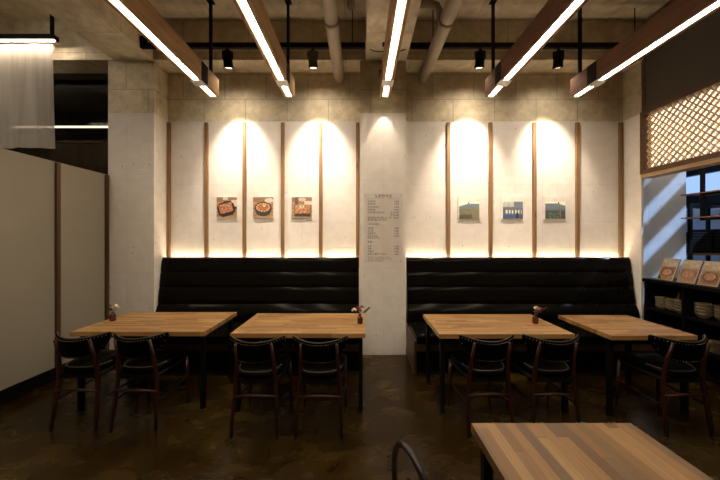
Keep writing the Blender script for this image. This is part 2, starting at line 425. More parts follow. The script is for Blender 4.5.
# kitchen shell beyond the pass
struct('wall_kitchen_near', MB().box(3.95, 4.87, WD+0.0, WD+0.5, 0, CEI), M['tile'])
struct('wall_kitchen_back', MB().box(4.87, 6.1, 5.9, 6.05, 0, CEI), M['tile'])
kw = MB()
kw.box(5.95, 6.1, -2.35, 2.6, 0, CEI); kw.box(5.95, 6.1, 5.8, 6.05, 0, CEI)
kw.box(5.95, 6.1, 2.6, 5.8, 0, 2.15); kw.box(5.95, 6.1, 2.6, 5.8, 4.35, CEI)
struct('wall_kitchen_side', kw, M['tile'])
kf = MB()  # window bars added and shaped to cut the daylight into slanted stripes
for z in (2.30, 2.88, 3.46, 4.04):
    kf.box(5.97, 6.06, 2.6, 5.8, z-0.13, z+0.13)
kf.box(5.97, 6.06, 2.6, 2.66, 2.15, 4.35); kf.box(5.97, 6.06, 5.74, 5.8, 2.15, 4.35)
struct('window_stripe_bars', kf, M['black_metal'])

# ------------------------------------------------------------------ banquettes
def banquette(x0, x1, label):
    t = thing('banquette', label, 'bench', ((x0+x1)/2, WD, 0), 0, 'black padded wall benches')
    h = (x1-x0)/2; D = lambda d: d-WD
    # padded backrest: four horizontal channels, leaning back a little
    zs = [0.43, 0.70, 0.93, 1.14, 1.345]
    prof = []
    for k in range(4):
        za_, zb_ = zs[k], zs[k+1]
        for q in range(9):
            f = q/8
            z = za_+(zb_-za_)*f
            lean = 4.20 + 0.13*(z-0.43)/0.9
            bul = 0.012*(1-abs(2*f-1)**6) + (0.035*math.sin(PI*f) if k == 0 else 0)
            prof.append((D(lean - bul), z))
    prof += [(D(4.345), 1.352), (D(4.39), 1.35), (D(4.41), 1.33), (D(4.41), 0.43)]
    b = MB(); b.prism(prof, 'x', -h+0.01, h-0.01)
    for f in b.b.faces:
        if len(f.verts) == 4: f.smooth = True
    bk = b.build('backrest', M['leather'], t)
    md = bk.modifiers.new('edge', 'EDGE_SPLIT'); md.split_angle = math.radians(50)
    MB().box(-h+0.02, h-0.01, D(3.585), D(4.24), 0.36, 0.455, 0.022).build('seat_cushion', M['leather'], t)
    bs = MB(); bs.box(-h+0.02, h-0.01, D(3.60), D(3.63), 0.27, 0.36); bs.build('base_rail', M['bench_wood'], t)
    MB().box(-h+0.02, h-0.01, D(3.68), D(3.70), 0.0, 0.27).build('base_panel', M['counter'], t)
    if x0 > 0:
        MB().box(-h-0.01, -h+0.02, D(3.58), D(4.17), 0, 0.40).build('end_panel', M['bench_wood'], t)
    MB().box(-h+0.02, h-0.02, D(4.425), D(4.437), 1.275, 1.287).build('light_strip', M['cove'], t)
    return t
banquette(-2.86, -0.005, 'long black channel-padded banquette left of the menu column')
banquette(0.655, 3.90, 'long black channel-padded banquette right of the menu column')

# ------------------------------------------------------------------ tables
def table(x0, x1, y0, y1, label, mat, zt=0.752):
    cx, cy = (x0+x1)/2, (y0+y1)/2
    hx, hy = (x1-x0)/2, (y1-y0)/2
    t = thing('dining_table', label, 'table', (cx, cy, 0))
    MB().box(-hx, hx, -hy, hy, zt-0.042, zt, 0.003).build('tabletop', mat, t)
    a = MB()
    ix, iy = hx-0.045, hy-0.07
    for s in (-1, 1):
        a.box(-ix, ix, s*iy-0.012, s*iy+0.012, zt-0.075, zt-0.042)
        a.box(s*ix-0.012, s*ix+0.012, -iy, iy, zt-0.075, zt-0.042)
    a.build('under_frame', M['black_metal'], t)
    for sx_ in (-1, 1):
        for sy in (-1, 1):
            MB().box(sx_*ix-0.02, sx_*ix+0.02, sy*iy-0.02, sy*iy+0.02, 0, zt-0.075).build('leg', M['black_metal'], t)
    return t
table(-2.72, -1.46, 2.81, 3.56, 'leftmost wooden block table with thin black legs, by the white partition', M['table'])
table(-1.196, 0.05, 2.76, 3.50, 'wooden block table with black legs, in front of the left banquette beside the menu column', M['table'])
table(0.725, 1.965, 2.74, 3.46, 'wooden block table with black legs, just right of the menu column', M['table'])
table(2.26, 3.04, 2.70, 3.42, 'smaller wooden block table at the right end, beside the black bowl counter', M['table'])
table(0.527, 1.285, 0.22, 1.425, 'nearest striped wooden table, cut off by the bottom right corner of the photo', M['table5'])

# ------------------------------------------------------------------ studded dining chairs
def make_chair():
    t = thing('dining_chair', 'x', 'chair')
    for s in (-1, 1):
        MB().tube([(s*0.188, -0.25, 0), (s*0.178, -0.225, 0.22), (s*0.165, -0.20, 0.44), (s*0.152, -0.222, 0.62), (s*0.146, -0.262, 0.770)],
                  [0.013, 0.016, 0.019, 0.015, 0.011], 10).build('leg', M['chair_wood'], t)
    for s in (-1, 1):
        MB().tube([(s*0.20, 0.215, 0), (s*0.190, 0.19, 0.455)], [0.012, 0.018], 10).build('leg', M['chair_wood'], t)
    # seat rails
    r = MB()
    r.box(-0.165, 0.165, -0.215, -0.195, 0.425, 0.466, 0.004); r.box(-0.19, 0.19, 0.18, 0.20, 0.42, 0.462, 0.004)
    for s in (-1, 1):
        r.tube([(s*0.165, -0.20, 0.445), (s*0.185, 0.19, 0.445)], 0.018, 8)
    r.build('seat_frame', M['black_metal'], t)
    st = MB().tube([(-0.178, -0.226, 0.325), (0, -0.226, 0.332), (0.178, -0.226, 0.325)], [0.009, 0.014, 0.009], 8)
    st.build('stretcher', M['chair_wood'], t)
    for s in (-1, 1): MB().tube([(s*0.182, -0.23, 0.24), (s*0.198, 0.205, 0.24)], 0.009, 8).build('stretcher', M['black_metal'], t)
    # seat cushion, rounded outline
    def so_(u, v):
        a = 2*PI*u
        x = 0.208*math.copysign(abs(math.cos(a))**0.55, math.cos(a)); y = 0.225*math.copysign(abs(math.sin(a))**0.6, math.sin(a))
        x *= 1+0.10*(y/0.225)
        k = {0: (0.93, 0.43), 1: (0.985, 0.435), 2: (1.0, 0.452), 3: (0.985, 0.470), 4: (0.90, 0.482), 5: (0.5, 0.478), 6: (0.0, 0.470)}[round(v*6)]
        z = k[1] + 0.034 + 0.012*(abs(x)/0.22)**2
        return Vector((x*k[0], y*k[0], z))
    b = MB(); b.grid(so_, 36, 6)
    bmesh.ops.remove_doubles(b.b, verts=b.b.verts, dist=0.0004)
    es = [e for e in b.b.edges if e.is_boundary]
    bmesh.ops.holes_fill(b.b, edges=es)
    b.build('seat', M['seatleather'], t)
    MB().tube([so_(0.5+0.5*q/20, 4/6)+Vector((0, -0.002, 0.0)) for q in range(1, 20)], 0.004, 6).build('seat_edge_highlight', M['edge_highlight'], t)  # thin tube added as a painted highlight on the rear seat edge
    # curved crescent backrest wrapping forward
    HWD = 0.232
    def prof(s):          # s in -1..1
        x = HWD*s; yc = -0.272 + 0.115*s*s
        top = 0.782 + 0.024*s*s
        bot = 0.606 + 0.150*abs(s)**4.5
        return x, yc, top, bot
    def bfn(u, v):
        s = -1+2*u
        x, yc, top, bot = prof(s)
        a = 2*PI*v
        zc, hz = (top+bot)/2, (top-bot)/2
        th = 0.017
        cz = math.copysign(abs(math.cos(a))**0.6, math.cos(a)); cyy = math.copysign(abs(math.sin(a))**0.6, math.sin(a))
        z = zc+hz*cz
        lean = (z-0.70)*-0.12
        return Vector((x, yc+0.012+th*cyy+lean, z))
    b = MB(); b.grid(bfn, 28, 16)
    bmesh.ops.remove_doubles(b.b, verts=b.b.verts, dist=0.0002)
    es = [e for e in b.b.edges if e.is_boundary]
    bmesh.ops.holes_fill(b.b, edges=es)
    nf = len(b.b.faces)
    edge_highlight = MB().tube([(prof(s/14)[0], prof(s/14)[1]+0.012-0.012*1, prof(s/14)[2]+0.001) for s in range(-14, 15)], 0.0042, 6)
    edge_highlight.build('edge_highlight', M['edge_highlight'], t)  # painted highlight along the top of the backrest
    for k in range(-11, 12):
        s = k/11.6; x, yc, top, bot = prof(s)
        for z in (top-0.016, bot+0.016):
            b.ball((x, yc-0.0075+(z-0.70)*-0.12, z), 0.0038, 1)
    b.b.faces.ensure_lookup_table()
    for f in b.b.faces[nf:]: f.material_index = 1
    b.build('backrest', M['seatleather'], t).data.materials.append(M['stud'])
    return t
chair = make_chair()
G = 'studded black leather dining chairs'
spots = [(-2.425, 2.79, 'studded chair nearest the white partition, at the leftmost table', 0.0),
         (-1.915, 2.785, 'studded chair at the leftmost table, on the side away from the partition', 0.0),
         (-0.865, 2.695, 'left one of the two studded chairs at the table left of the menu column', 0.0),
         (-0.335, 2.69, 'right one of the two studded chairs at the table left of the menu column', 0.0),
         (1.075, 2.72, 'left one of the two studded chairs at the table right of the menu column', 0.03),
         (1.63, 2.72, 'right one of the two studded chairs at the table right of the menu column', -0.02),
         (2.70, 2.71, 'studded chair at the smaller table beside the black bowl counter', 0.0)]
for i, (x, y, lab, rz) in enumerate(spots):
    if i == 0:
        chair.location = (x, y, 0); chair['label'] = lab; chair['group'] = G
    else: dup(chair, (x, y, 0), rz, lab, G)

# bentwood chair in the foreground: hoop back
t = thing('bentwood_chair', 'dark bentwood chair with a thin hoop back, left of the nearest table', 'chair')
C0 = Vector((0.178, 1.12)); uu = Vector((0.40, -0.917)); ff = Vector((0.917, 0.40))
def hp(s, z): 
    b = C0 + uu*s + ff*((0.842-z)*0.16)
    return Vector((b.x, b.y, z))
path = [hp(-0.17, 0.44)]
for k in range(0, 25):
    a = PI - PI*k/24
    path.append(hp(0.17*math.cos(a), 0.50+0.342*math.sin(a)))
path.append(hp(0.17, 0.44))
MB().tube(path, 0.012, 10).build('back_hoop', M['lacquer'], t)
inner = [hp(0.10*math.cos(PI-PI*k/16), 0.46+0.25*math.sin(PI-PI*k/16)) for k in range(17)]
MB().tube(inner, 0.007, 8).build('inner_hoop', M['chair_wood'], t)
sc = C0 + ff*0.235
sb = MB().lathe([(0.145, 0.425), (0.165, 0.43), (0.175, 0.445), (0.165, 0.458), (0.12, 0.452), (0.01, 0.45)], (sc.x, sc.y, 0), 32); sb.build('seat', M['chair_wood'], t)
for a in (0.8, 2.3, 3.9, 5.4):
    dd = ff*math.cos(a)+uu*math.sin(a)
    MB().tube([(sc.x+dd.x*0.165, sc.y+dd.y*0.165, 0), (sc.x+dd.x*0.135, sc.y+dd.y*0.135, 0.43)], [0.010, 0.014], 8).build('leg', M['chair_wood'], t)

# ------------------------------------------------------------------ hanging timber beam lights
def beam_light(x, label):
    yF, yN = 3.90, -1.2
    t = thing('hanging_beam_light', label, 'ceiling light', (x, 0, 3.46), 0, 'timber beam lights hanging from the slab')
    b = MB()
    W, H = 0.066, 0.225
    # beam with a groove in its underside
    sec = [(-W, 0), (-0.036, 0), (-0.036, 0.012), (0.036, 0.012), (0.036, 0), (W, 0), (W, H), (-W, H)]
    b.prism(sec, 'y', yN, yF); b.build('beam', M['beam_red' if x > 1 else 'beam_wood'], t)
    ls = MB(); ls.box(-0.028, 0.028, yN+0.03, 3.46, 0.003, 0.011); ls.box(-0.026, 0.026, 3.62, yF-0.015, 0.003, 0.011); ls.build('light_strip', M['led'], t)
    for yb_ in (3.54, 1.0):
        for s in (-1, 1): MB().box(s*W-0.003, s*W+0.003, yb_-0.07, yb_+0.07, 0.0, H).build('clamp_cheek', M['black_metal'], t)
        MB().box(-W-0.003, W+0.003, yb_-0.07, yb_+0.07, -0.006, 0.0).build('clamp_plate', M['grey_metal'], t)  # lighter grey than the cheeks: light on the underside put into the colour
    for yb_ in (3.82, 1.0):
        ce = (SOF if 0.08 < x < 0.64 else CEI)-3.46
        s_ = MB().box(-0.016, 0.016, yb_-0.016, yb_+0.016, H, ce-0.008); s_.box(-0.04, 0.04, yb_-0.04, yb_+0.04, ce-0.01, ce)
        s_.build('hanging_rod', M['black_metal'], t)
    return t
beam_light(-1.90, 'first wooden beam light from the left, with a glowing strip underneath')
beam_light(-0.915, 'second wooden beam light from the left, with a glowing strip underneath')
beam_light(0.325, 'middle wooden beam light with a glowing strip, pointing at the menu column')
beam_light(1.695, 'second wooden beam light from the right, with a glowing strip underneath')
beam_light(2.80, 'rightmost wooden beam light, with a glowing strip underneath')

# ------------------------------------------------------------------ track with spots
def track(x0, x1, label, rods):
    t = thing('lighting_track', label, 'track', ((x0+x1)/2, 3.93, 4.15)); h = (x1-x0)/2
    MB().box(-h, h, -0.02, 0.02, -0.035, 0.03).build('rail', M['black_metal'], t)
    for f in rods: MB().tube([(f-(x0+x1)/2, 0, 0.02), (f-(x0+x1)/2, 0, CEI-4.15)], 0.006, 8).build('rod', M['black_metal'], t)
    return t
tr = track(-2.87, 0.07, 'black lighting track crossing the ceiling left of the middle concrete beam', (-2.83, -0.10))
bx_ = MB().box(-1.47+0.005, -1.40, -0.03, 0.03, -0.03, 0.11); bx_.build('feed_box', M['black_metal'], tr)
track(0.66, 3.90, 'black lighting track crossing the ceiling right of the middle concrete beam', (0.956, 3.6))
cb = MB().tube([(0.05, 3.93, 4.13), (0.2, 3.93, 4.075), (0.36, 3.93, 4.07), (0.52, 3.93, 4.075), (0.68, 3.93, 4.13)], 0.005, 6)
tag(cb.build('power_cable', M['black_metal']), 'thin black cable linking the two tracks under the middle concrete beam', 'cable')
def spot(x, label, mat, tx, tz, ty=WD, power=1.0, size=62, yy=3.93, zt=4.125, visible=True):
    t = thing('track_spotlight', label, 'spotlight', (x, yy, zt), 0, 'spotlights on the lighting tracks')
    up = SOF-zt if zt < 4.0 else 0.0
    MB().lathe([(0.016, up), (0.016, -0.03), (0.024, -0.035), (0.024, -0.055)], (0, 0, 0), 14).build('mount', M['black_metal'], t)
    yk = MB()
    yk.box(-0.068, 0.068, -0.009, 0.009, -0.062, -0.055)
    for s in (-1, 1): yk.box(s*0.067-0.004, s*0.067+0.004, -0.009, 0.009, -0.15, -0.055)
    yk.build('yoke', M['black_metal'], t)
    tgt = Vector((tx-x, ty-yy, tz-zt)); piv = Vector((0, 0, -0.13))
    d = (tgt-piv).normalized()
    q = Vector((0, 0, -1)).rotation_difference(d*1.0)
    sh = Vector((0.0, 0.06, -1)).normalized()
    q2 = Vector((0, 0, -1)).rotation_difference(d)
    hd = MB().lathe([(0.040, 0.075), (0.058, 0.07), (0.058, -0.10), (0.062, -0.10), (0.062, -0.125), (0.050, -0.125), (0.046, -0.105)], (0, 0, 0), 22)
    for k in range(3): hd.lathe([(0.061, 0.06-0.016*k), (0.061, 0.054-0.016*k)], (0, 0, 0), 22)
    ho = hd.build('head', mat, t); ho.location = piv; ho.rotation_mode = 'QUATERNION'; ho.rotation_quaternion = q2
    ln = MB().lathe([(0.046, -0.117), (0.046, -0.120)], (0, 0, 0), 20).build('lens', M['lens'], ho)
    ld = bpy.data.lights.new('lamp', 'SPOT'); ld.energy = SPOT*power; ld.color = (1.0, 0.845, 0.66)
    ld.spot_size = math.radians(size); ld.spot_blend = 1.0 if size > 60 else 0.3; ld.shadow_soft_size = 0.01
    lo = bpy.data.objects.new('lamp', ld); COL.objects.link(lo); lo.parent = ho; lo.location = (0, 0, -0.135)
    if size > 60:      # the soft spill round the beam of the reflector
        l2 = bpy.data.lights.new('spill', 'SPOT'); l2.energy = SPOT*power*0.07; l2.color = ld.color
        l2.spot_size = math.radians(150); l2.spot_blend = 1.0; l2.shadow_soft_size = 0.03
        o2 = bpy.data.objects.new('spill', l2); COL.objects.link(o2); o2.parent = ho; o2.location = (0, 0, -0.135)
    return t
spot(-1.735, 'leftmost track spotlight, between the two left timber beam lights', M['black_metal'], -1.78, 2.45, power=1.0)
spot(-0.62, 'bronze track spotlight, right of the second timber beam light', M['spotgrey'], -0.60, 2.45, power=1.15)
spot(1.575, 'track spotlight beside the second timber beam light from the right', M['black_metal'], 1.60, 2.45, power=1.3)
spot(2.60, 'rightmost track spotlight, left of the last timber beam light', M['black_metal'], 2.83, 2.45, power=1.0)
spot(0.325, 'track spotlight half hidden above the middle timber beam light', M['black_metal'], 0.33, 1.2, ty=CDp, power=0.13, size=48, yy=4.00, zt=3.92)

# ------------------------------------------------------------------ pipes
def pipe(x, label, extra=False):
    t = thing('ceiling_pipe', label, 'pipe', (x, 0, 4.005), 0, 'grey pipes under the slab')
    MB().tube([(0, -2.2, 0), (0, WD-0.005, 0)], 0.078, 20).build('pipe_run', M['pipe'], t)
    jb = MB()
    for y in (3.25,): jb.tube([(0, y, 0), (0, y+0.09, 0)], 0.083, 20)
    jb.build('coupling', M['pipe'], t)
    if extra:
        p = [(-0.42, 3.55, 0.5), (-0.36, 3.55, 0.5), (-0.10, 3.55, 0.5)]
        e = MB().tube([(-0.305, 3.50, 0.36), (-0.12, 3.50, 0.36), (-0.05, 3.50, 0.33), (-0.01, 3.50, 0.25), (0, 3.50, 0.05)], 0.045, 16)
        e.build('branch', M['pipe'], t)
    return t
pipe(-0.31, 'grey pipe running under the slab left of the middle concrete beam')
pipe(0.945, 'grey pipe with a branch elbow, right of the middle concrete beam', True)
st = MB().tube([(-0.115, 3.8, CEI), (-0.115, 3.8, CEI-0.09)], 0.05, 16)
tag(st.build('pipe_stub', M['pipe']), 'short capped grey pipe stub poking down from the slab, right of the left pipe', 'pipe')

# ------------------------------------------------------------------ LED bar and hanging fabric, upper left
t = thing('hanging_light_bar', 'black hanging light bar over the white fabric, upper left corner', 'ceiling light', (-4.8, 3.98, 4.24))
MB().box(-1.5, 0.78, -0.05, 0.03, 0.0, 0.065).build('housing', M['black_metal'], t)
MB().box(-1.49, 0.77, -0.030, -0.012, -0.012, 0.0).build('light_strip', M['led_left'], t)
r = MB().box(0.70, 0.73, -0.015, 0.015, 0.065, CEI-4.24-0.0)
r.build('hanging_rod', M['black_metal'], t)
MB().box(-0.60, -0.57, -0.015, 0.015, 0.065, CEI-4.24).build('hanging_rod', M['black_metal'], t)
fb = MB()
def ffn(u, v):
    x = -0.82+1.55*u
    y = 0.020*math.sin(9*x+1.3*v)+0.012*math.sin(23*x-2*v)
    return Vector((x, y*(0.4+0.6*v), -1.40*v))
fb.grid(ffn, 90, 20)
fo = fb.build('hanging_fabric', M['fabric'], None, (-4.86, 4.035, 4.24))
tag(fo, 'sheer white fabric banner hanging under the light bar above the partition', 'banner')

# unseen second bar, added in the side room to light the fabric
t = thing('hanging_light_bar', 'unseen black light bar added in the side room to light the fabric', 'ceiling light', (-5.0, 2.2, 4.24))
MB().box(-1.2, 1.2, -0.05, 0.03, 0.0, 0.065).build('housing', M['black_metal'], t)
MB().box(-1.19, 1.19, -0.045, -0.005, -0.016, 0.0).build('light_strip', M['led_left'], t)
for q in (-0.9, 0.9): MB().box(q-0.015, q+0.015, -0.015, 0.015, 0.065, (CEI if q > 0 else 4.36)-4.24).build('hanging_rod', M['black_metal'], t)

# side room beyond the left window
t = thing('reflection_lamp', 'bright strip added beyond the dark window as the reflected light line', 'light', (-4.7, 5.4, 3.62))
MB().box(-1.5, 1.45, -0.03, 0.03, 0.02, 0.07).build('housing', M['black_metal'], t)  # lamp added in place of an LED line mirrored in the window glass
MB().box(-1.5, 1.45, -0.025, 0.025, 0.0, 0.02).build('light_strip', M['led_reflected'], t)
cw = MB()
cw.grid(lambda u, v: Vector((-1.6+3.0*u, 0.03*math.sin(60*u)+0.01*math.sin(140*u), 3.55*(1-v)-0.2)), 160, 4)
tag(cw.build('curtain', plain('brown_curtain', (0.22, 0.16, 0.09), 0.7), None, (-4.7, 5.9, 0.2)), 'dim brown curtain seen through the dark window above the partition', 'curtain')
r = MB().tube([(-1.5, 0, 0), (1.45, 0, 0)], 0.018, 10)  # bar standing in for the weaker reflection below the bright line
tag(r.build('reflection_bar', plain('reflection_bar_steel', (0.6, 0.55, 0.45), 0.3, 0.9), None, (-4.7, 5.3, 3.31)), 'thin bar added as the fainter second reflection in the dark window', 'rail')

# ------------------------------------------------------------------ prints on the wall
def mixv(a, b, f): return tuple(a[i]*(1-f)+b[i]*f for i in range(3))
def h(x, y, s=0.0): return pnoise(Vector((x, y, s)))
def food(u, v, kind):
    wood = mixv((0.45, 0.22, 0.09), (0.62, 0.36, 0.17), 0.5+0.5*math.sin(v*40+3*h(u*3, v*8, 1)))
    c = wood
    if v > 0.78: c = mixv(c, (0.30, 0.15, 0.10), 0.6)
    if kind == 0:
        if u > 0.74 and 0.55 < v < 0.85: c = (0.80, 0.70, 0.60)
        if 0.3 < u < 0.55 and v > 0.85: c = (0.70, 0.62, 0.50)
        a = (u-0.47)*0.95+(v-0.42)*0.25; b = (v-0.42)*0.95-(u-0.47)*0.25
        m = max(abs(a)/0.42, abs(b)/0.34, (abs(a)+abs(b))/0.60)
        if 0.70 < v < 0.80 and 0.35 < u < 0.7: c = (0.05, 0.06, 0.04)
        if m < 1: c = (0.035, 0.03, 0.02)
        if abs(v-0.52-(u-0.8)*-0.3) < 0.05 and u > 0.8: c = (0.04, 0.035, 0.03)
        m2 = max(abs(a)/0.32, abs(b-0.05)/0.22)
        if m2 < 1:
            n = h(u*14, v*14, 3); c = mixv((0.45, 0.08, 0.02), (0.75, 0.30, 0.14), 0.5+n)
            if h(u*22, v*22, 9) > 0.33: c = (0.85, 0.75, 0.55)
            if (u-0.42)**2+(v-0.58)**2 < 0.004: c = (0.35, 0.38, 0.12)
    elif kind == 1:
        if (u-0.80)**2/0.05+(v-0.84)**2/0.012 < 1: c = (0.82, 0.72, 0.64)
        m = ((u-0.5)/0.43)**2+((v-0.45)/0.33)**2
        bd = ((u-0.5)/0.38)**2+((v-0.32)/0.25)**2
        if bd < 1: c = (0.05, 0.045, 0.035)
        if m < 1: c = (0.07, 0.06, 0.045)
        m2 = ((u-0.5)/0.35)**2+((v-0.50)/0.22)**2
        if m2 < 1:
            c = mixv((0.50, 0.10, 0.03), (0.72, 0.28, 0.12), 0.5+h(u*15, v*15, 4))
            an = math.atan2((v-0.50)/0.22, (u-0.5)/0.35)
            if m2 > 0.60 and math.sin(an*13) > 0.05: c = (0.88, 0.72, 0.38)
            if (u-0.55)**2+(v-0.60)**2 < 0.006: c = (0.85, 0.68, 0.25)
    else:
        if u < 0.33 and v > 0.62 and u > 0.16: c = (0.18, 0.13, 0.10)
        if ((u-0.52)/0.2)**2+((v-0.88)/0.09)**2 < 1: c = (0.80, 0.62, 0.45)
        if 0.62 < u and 0.62 < v < 0.80: c = (0.85, 0.78, 0.66)
        if 0.15 < u < 0.92 and 0.05 < v < 0.60: c = (0.06, 0.055, 0.05)
        if 0.18 < u < 0.90 and 0.20 < v < 0.60:
            c = mixv((0.55, 0.14, 0.04), (0.80, 0.42, 0.20), 0.5+h(u*12, v*12, 5)*1.4)
            if ((u-0.5)/0.13)**2+((v-0.55)/0.10)**2 < 1: c = (0.88, 0.78, 0.55)
            if abs(u-0.53) < 0.03 and abs(v-0.55) < 0.05: c = (0.25, 0.35, 0.10)
    return c
def house(u, v, kind):
    sky = (0.80, 0.74, 0.62)
    roof = mixv((0.10, 0.15, 0.20), (0.18, 0.22, 0.25), 0.5+0.5*math.sin(u*60))
    if kind == 0:
        c = sky
        line = 0.72+0.16*min(1, u/0.45) if u < 0.45 else 0.88
        if v < line: c = roof
        if v < 0.60: c = (0.16, 0.16, 0.11)
        if v < 0.45: c = mixv((0.14, 0.12, 0.07), (0.22, 0.20, 0.10), 0.5+h(u*9, v*9, 2))
        if v < 0.25: c = (0.09, 0.08, 0.05)
        if u > 0.62 and v < 0.62: c = mixv((0.12, 0.13, 0.10), (0.2, 0.18, 0.1), u)
        if 0.42 < u < 0.50 and 0.85 < v < 0.97: c = (0.12, 0.14, 0.17)
        return c
    if kind == 1:
        c = roof if v > 0.6 else (0.12, 0.13, 0.14)
        if v > 0.70 and u < 0.55 and math.sin(u*55)*math.sin(v*60) > -0.2: c = (0.62, 0.60, 0.52)
        if v < 0.55: c = (0.09, 0.12, 0.18)
        if 0.30 < v < 0.52 and 0.1 < u < 0.92 and math.sin(u*42) > 0.0: c = (0.66, 0.60, 0.50)
        if v < 0.22: c = (0.05, 0.09, 0.20)
        if 0.66 < u < 0.76 and v < 0.35: c = (0.02, 0.02, 0.03)
        return c
    c = sky
    line = 0.90 if u < 0.55 else 0.90-0.30*(u-0.55)
    if v < line: c = roof
    if v < 0.60: c = (0.13, 0.16, 0.20)
    if v < 0.48: c = (0.06, 0.07, 0.06)
    if v < 0.35 and 0.15 < u < 0.7 and h(u*10, v*14, 6) > 0.05: c = (0.10, 0.20, 0.15)
    if 0.72 < u < 0.78 and v < 0.48: c = (0.18, 0.14, 0.12)
    if 0.62 < u < 0.70 and 0.86 < v < 0.98: c = (0.10, 0.12, 0.15)
    return c
def picture(w_, h_, fn, n=56, k=0.85):
    bm = bmesh.new(); cl = bm.loops.layers.float_color.new('Col')
    V = [[bm.verts.new((-w_/2+w_*i/n, 0, -h_/2+h_*j/n)) for i in range(n+1)] for j in range(n+1)]
    for j in range(n):
        for i in range(n):
            f = bm.faces.new((V[j][i], V[j][i+1], V[j+1][i+1], V[j+1][i]))
            c = fn((i+0.5)/n, (j+0.5)/n)
            if n == 56: lm = 0.3*c[0]+0.6*c[1]+0.1*c[2]; c = mixv(c, (lm*1.05, lm, lm*0.92), 0.15)
            gr = 1+0.35*h(i*0.45, j*0.45, 7.7); c = tuple(q*(k if n == 56 else 1)*gr for q in c)
            for l in f.loops: l[cl] = (*c, 1)
    me = bpy.data.meshes.new('printed_image'); bm.to_mesh(me); bm.free(); me.materials.append(M['print'])
    return me
def wall_print(px, kind, fn, label, border):
    x = (px-360)*WD/300; z = EYE+(238-207.5)*WD/300 - 0.01*0
    t = thing('wall_print', label, 'picture', (x, WD, z), 0, 'square photo prints on the wall')
    hw_ = 0.152 if border == 0 else 0.165
    MB().box(-hw_, hw_, -0.018, -0.0, -0.158 if border == 0 else -0.175, 0.158 if border == 0 else 0.170, 0.002).build('mount_board', M['card'], t)
    me = picture(0.300 if border == 0 else 0.300, 0.306 if border == 0 else 0.255, fn, 56, 0.8 if border == 0 else 1.25)
    o = bpy.data.objects.new('printed_image', me); COL.objects.link(o); o.parent = t; o.location = (0, -0.0190, 0 if border == 0 else -0.042)
    return t
wall_print(227.3, 0, lambda u, v: food(u, v, 0), 'left one of the three food prints, showing a square pan of red stew', 0)
wall_print(263.5, 1, lambda u, v: food(u, v, 1), 'middle food print, showing a round black pot of red stew', 0)
wall_print(302.0, 2, lambda u, v: food(u, v, 2), 'right one of the three food prints, a tray of orange stew near white dishes', 0)
wall_print(468.8, 0, lambda u, v: house(u, v, 0), 'left one of the three house prints, blue tiled roof over a tan wall', 1)
wall_print(512.3, 1, lambda u, v: house(u, v, 1), 'middle house print, with pale signboard letters under a tiled roof', 1)
wall_print(554.5, 2, lambda u, v: house(u, v, 2), 'right one of the three house prints, blue tiled roof over a dark yard', 1)

# ------------------------------------------------------------------ menu board on the middle column
t = thing('menu_board', 'clear acrylic menu board with Korean text and prices on the white column', 'sign', (0.322, CDp, 1.77))
MB().box(-0.272, 0.272, -0.022, -0.016, -0.485, 0.485).build('acrylic_sheet', M['acrylic'], t)
for sx_ in (-1, 1):
    for sz in (-1, 1): MB().tube([(sx_*0.245, -0.030, sz*0.455), (sx_*0.245, -0.002, sz*0.455)], 0.008, 10).build('standoff', M['grey_metal'], t)
tb = bmesh.new()
def write(s, x, z, size, right=False, center=False):
    cu = bpy.data.curves.new('txt', 'FONT'); cu.body = s; cu.size = size
    cu.align_x = 'RIGHT' if right else ('CENTER' if center else 'LEFT'); cu.resolution_u = 2
    cu.offset = size*0.012
    o = bpy.data.objects.new('txt', cu); COL.objects.link(o)
    bpy.context.view_layer.update()
    me = o.to_mesh(); tmp = bmesh.new(); tmp.from_mesh(me)
    off = len(tb.verts)
    vm = [tb.verts.new((v.co.x+x, -0.0235, v.co.y+z)) for v in tmp.verts]
    for f in tmp.faces:
        try: tb.faces.new([vm[v.index] for v in f.verts])
        except ValueError: pass
    tmp.free(); o.to_mesh_clear(); bpy.data.objects.remove(o); bpy.data.curves.remove(cu)
K = 1/72.0
def zy(py): return EYE+(238-py)*4.156/300-1.77
XL, XRt = -0.218, 0.218
write('노량한식당', 0.0, zy(197.4), 0.052, center=True)
rows = [(202.2, '김치찌개', '9,000'), (204.8, '된장찌개', '7,000'), (207.8, '부대전골정식', '8,000'), (210.5, '제육볶음', '8,000'),
        (213.2, '김치전골 (2인이상)', '소 25,000'), (215.8, '', '대 35,000'), (218.4, '곱창전골 세트 메뉴 (2~3인)', '33,000'),
        (220.6, '공기밥 별도 라면사리', ''), (229.0, '계란찜', '3,000'), (231.6, '공기밥', '1,000'), (234.2, '계란말이', '5,000'),
        (236.8, '두부김치전', '7,000'), (238.8, '모듬사리 추가', ''), (247.2, '소주', '4,000'), (249.6, '맥주', '4,000'), (252.2, '막걸리', '4,000'),
        (254.8, '음료수 (콜라, 사이다)', '2,000')]
for py, a, b_ in rows:
    if a: write(a, XL, zy(py), 0.030)
    if b_: write(b_, XRt, zy(py), 0.030, right=True)
write('사이드메뉴', XL, zy(225.0), 0.036); write('주류', XL, zy(243.0), 0.036)
for i, s in enumerate(('쌀 국내산 김치 국내산 돼지고기 국내산', '두부 국내산 고춧가루 국내산 쇠고기 호주산', '모든 메뉴 포장 가능합니다')):
    write(s, XL, zy(257.8+i*1.8), 0.019)
r_ = bmesh.ops.create_cube(tb, size=1.0)
for v in r_['verts']: v.co = Vector((v.co.x*0.46, -0.0232+v.co.y*0.0004, zy(198.8)+v.co.z*0.0022))
me = bpy.data.meshes.new('lettering'); tb.to_mesh(me); tb.free(); me.materials.append(M['ink'])
o = bpy.data.objects.new('lettering', me); COL.objects.link(o); o.parent = t; o['label'] = 'grey Korean lettering and prices'

